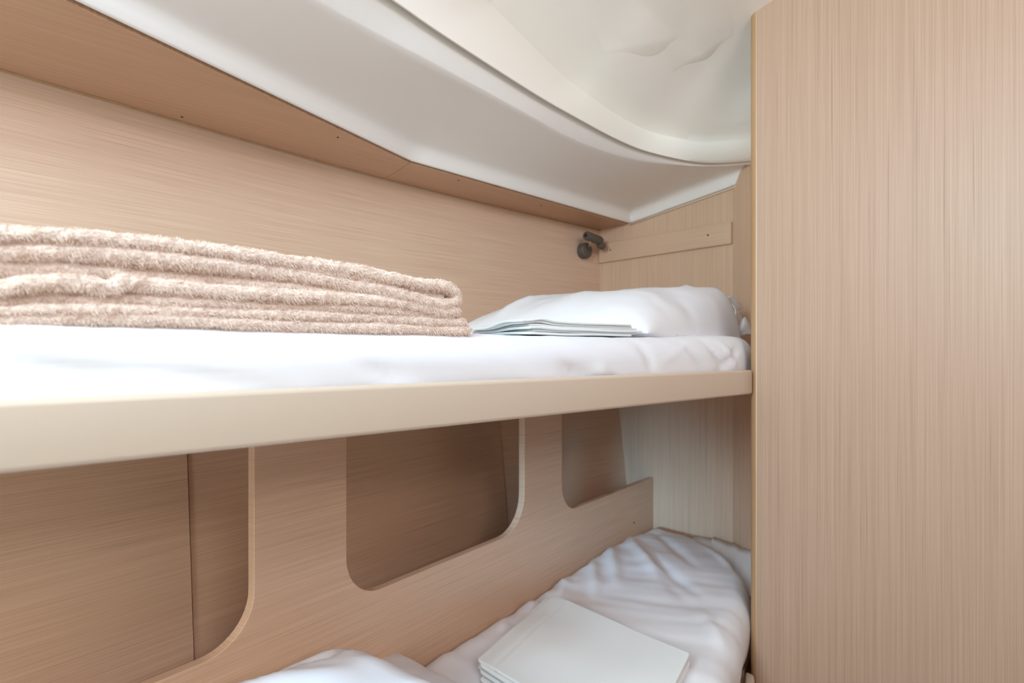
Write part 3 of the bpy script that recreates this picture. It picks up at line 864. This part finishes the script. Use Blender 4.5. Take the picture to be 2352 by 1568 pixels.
rl = empty('reading_light', (1.50, 1.23, 0.33), label='small dark grey swivelling reading light in the corner of the upper bunk', cat='lamp')
yw = 1.2563
c = Vector((1.502, yw, 0.356))
V, Fc = cyl(c, c - Vector((0, 0.026, 0)), 0.026, None, 36, rings=[(0, .0265), (.75, .0265), (.92, .0255), (1, .023)])
mesh('wall_mount', V, Fc, M['grey_plastic'], rl, autosmooth=math.radians(50))
h0 = Vector((1.452, 1.198, 0.394)); h1 = Vector((1.540, 1.205, 0.389))
V, Fc = cyl(h0, h1, 0.0145, None, 32, rings=[(0, .008), (0.0, .0125), (.03, .0145), (.9, .0145), (1, .012)])
hd = mesh('lamp_head', V, Fc, M['grey_plastic'], rl, autosmooth=math.radians(50))
dd = (h1 - h0).normalized()
V, Fc = cyl(h0 - dd * 0.0006, h0 + dd * 0.001, 0.0062, None, 24); mesh('lens', V, Fc, M['black'], hd, label='black lens opening')
a0 = c + Vector((0.002, -0.026, 0.004)); a1 = Vector((1.478, 1.199, 0.382))
V, Fc = cyl(a0, a1, 0.0032, None, 16); mesh('arm', V, Fc, M['steel'], rl, label='thin steel arm')
V, Fc = cyl(Vector((1.528, 1.204, 0.376)), Vector((1.556, 1.206, 0.372)), 0.013, None, 28, rings=[(0, .009), (.15, .0125), (.85, .0125), (1, .009)])
mesh('knuckle', V, Fc, M['grey_plastic'], rl, autosmooth=math.radians(50))

# ================================================================== LIGHT
def area(name, loc, target, sx, sy, power, col):
    l = bpy.data.lights.new(name, 'AREA'); l.shape = 'RECTANGLE'; l.size = sx; l.size_y = sy; l.energy = power; l.color = col
    o = bpy.data.objects.new(name, l); C.objects.link(o)
    o.location = (loc[0], loc[1], loc[2] + H)
    d = Vector(target) - Vector(loc); o.rotation_euler = d.to_track_quat('-Z', 'Y').to_euler()
    return o
HL = (0.05, 0.14, 0.735)
def watts(base, rgb):
    m = max(rgb); return base * m, tuple(c / m for c in rgb)
P, K = watts(4.0, (0.29, 0.46, 0.74)); area('hatch_daylight', HL, (0.05, 0.1401, -1.0), 0.45, 0.40, P, K)
P, K = watts(8.0, (1.17, 1.09, 1.06)); area('rear_fill', (-0.1, -1.25, 0.63), (0.5, 1.0, 0.15), 0.9, 0.30, P, K)  # added fill from behind the camera; no companionway is built
P, K = watts(6.0, (2.62, 2.95, 3.12)); area('left_fill', (-1.1, 0.05, 0.45), (1.2, 0.6, 0.3), 0.5, 0.5, P, K)  # unseen lamp added on the left, strength fitted for brightness; no window there
P, K = watts(4.0, (0.85, 1.35, 1.45)); area('upper_left_fill', (-0.7, 0.3, 0.60), (1.2, 0.9, 0.2), 0.3, 0.2, P, K)  # extra lamp, out of view, brightening from the upper left; no port modelled
P, K = watts(4.6, (0.62, 0.60, 0.70)); area('high_front_fill', (0.3, -0.5, 0.68), (0.9, 1.0, 0.3), 0.6, 0.12, P, K)  # invented lamp below the overhead, lightens what faces the cabin; no skylight exists
P, K = watts(0.34, (0.34, 0.70, 1.0)); pl = area('hull_port_daylight', (-0.55, 0.27, -0.15), (1.55, 1.02, -0.50), 0.14, 0.14, P, K)
pl.data.spread = math.radians(20)
pl = area('berth_fill', (-0.75, 0.50, -0.32), (0.1, 0.95, -0.36), 0.2, 0.2, 0.5, (0.95, 1.0, 0.90))  # low lamp added to lift the lower hull lining, without a port
pl.data.spread = math.radians(60)

w = bpy.data.worlds.new('daylight'); SC.world = w; w.use_nodes = True
bg = w.node_tree.nodes['Background']; bg.inputs['Color'].default_value = (1.0, 0.84, 0.50, 1); bg.inputs['Strength'].default_value = 0.08

# ================================================================== CAMERA
cd = bpy.data.cameras.new('camera'); cam = bpy.data.objects.new('camera', cd); C.objects.link(cam)
cam.location = (0, 0, H)
cam.rotation_euler = (math.pi / 2, 0, TH - math.pi / 2)
cd.sensor_width = 36.0; cd.sensor_fit = 'HORIZONTAL'; cd.lens = F / 2352.0 * 36.0
cd.shift_y = (HY - 784.0) / 2352.0
cd.clip_start = 0.01
cd.dof.use_dof = True; cd.dof.focus_distance = 0.82; cd.dof.aperture_fstop = 5.0
SC.camera = cam
SC.view_settings.view_transform = 'Standard'
SC.view_settings.look = 'None'
SC.view_settings.gamma = 1.0
SC.view_settings.exposure = 0.0
SC.view_settings.use_curve_mapping = False
SC.cycles.max_bounces = 10
SC.cycles.diffuse_bounces = 6
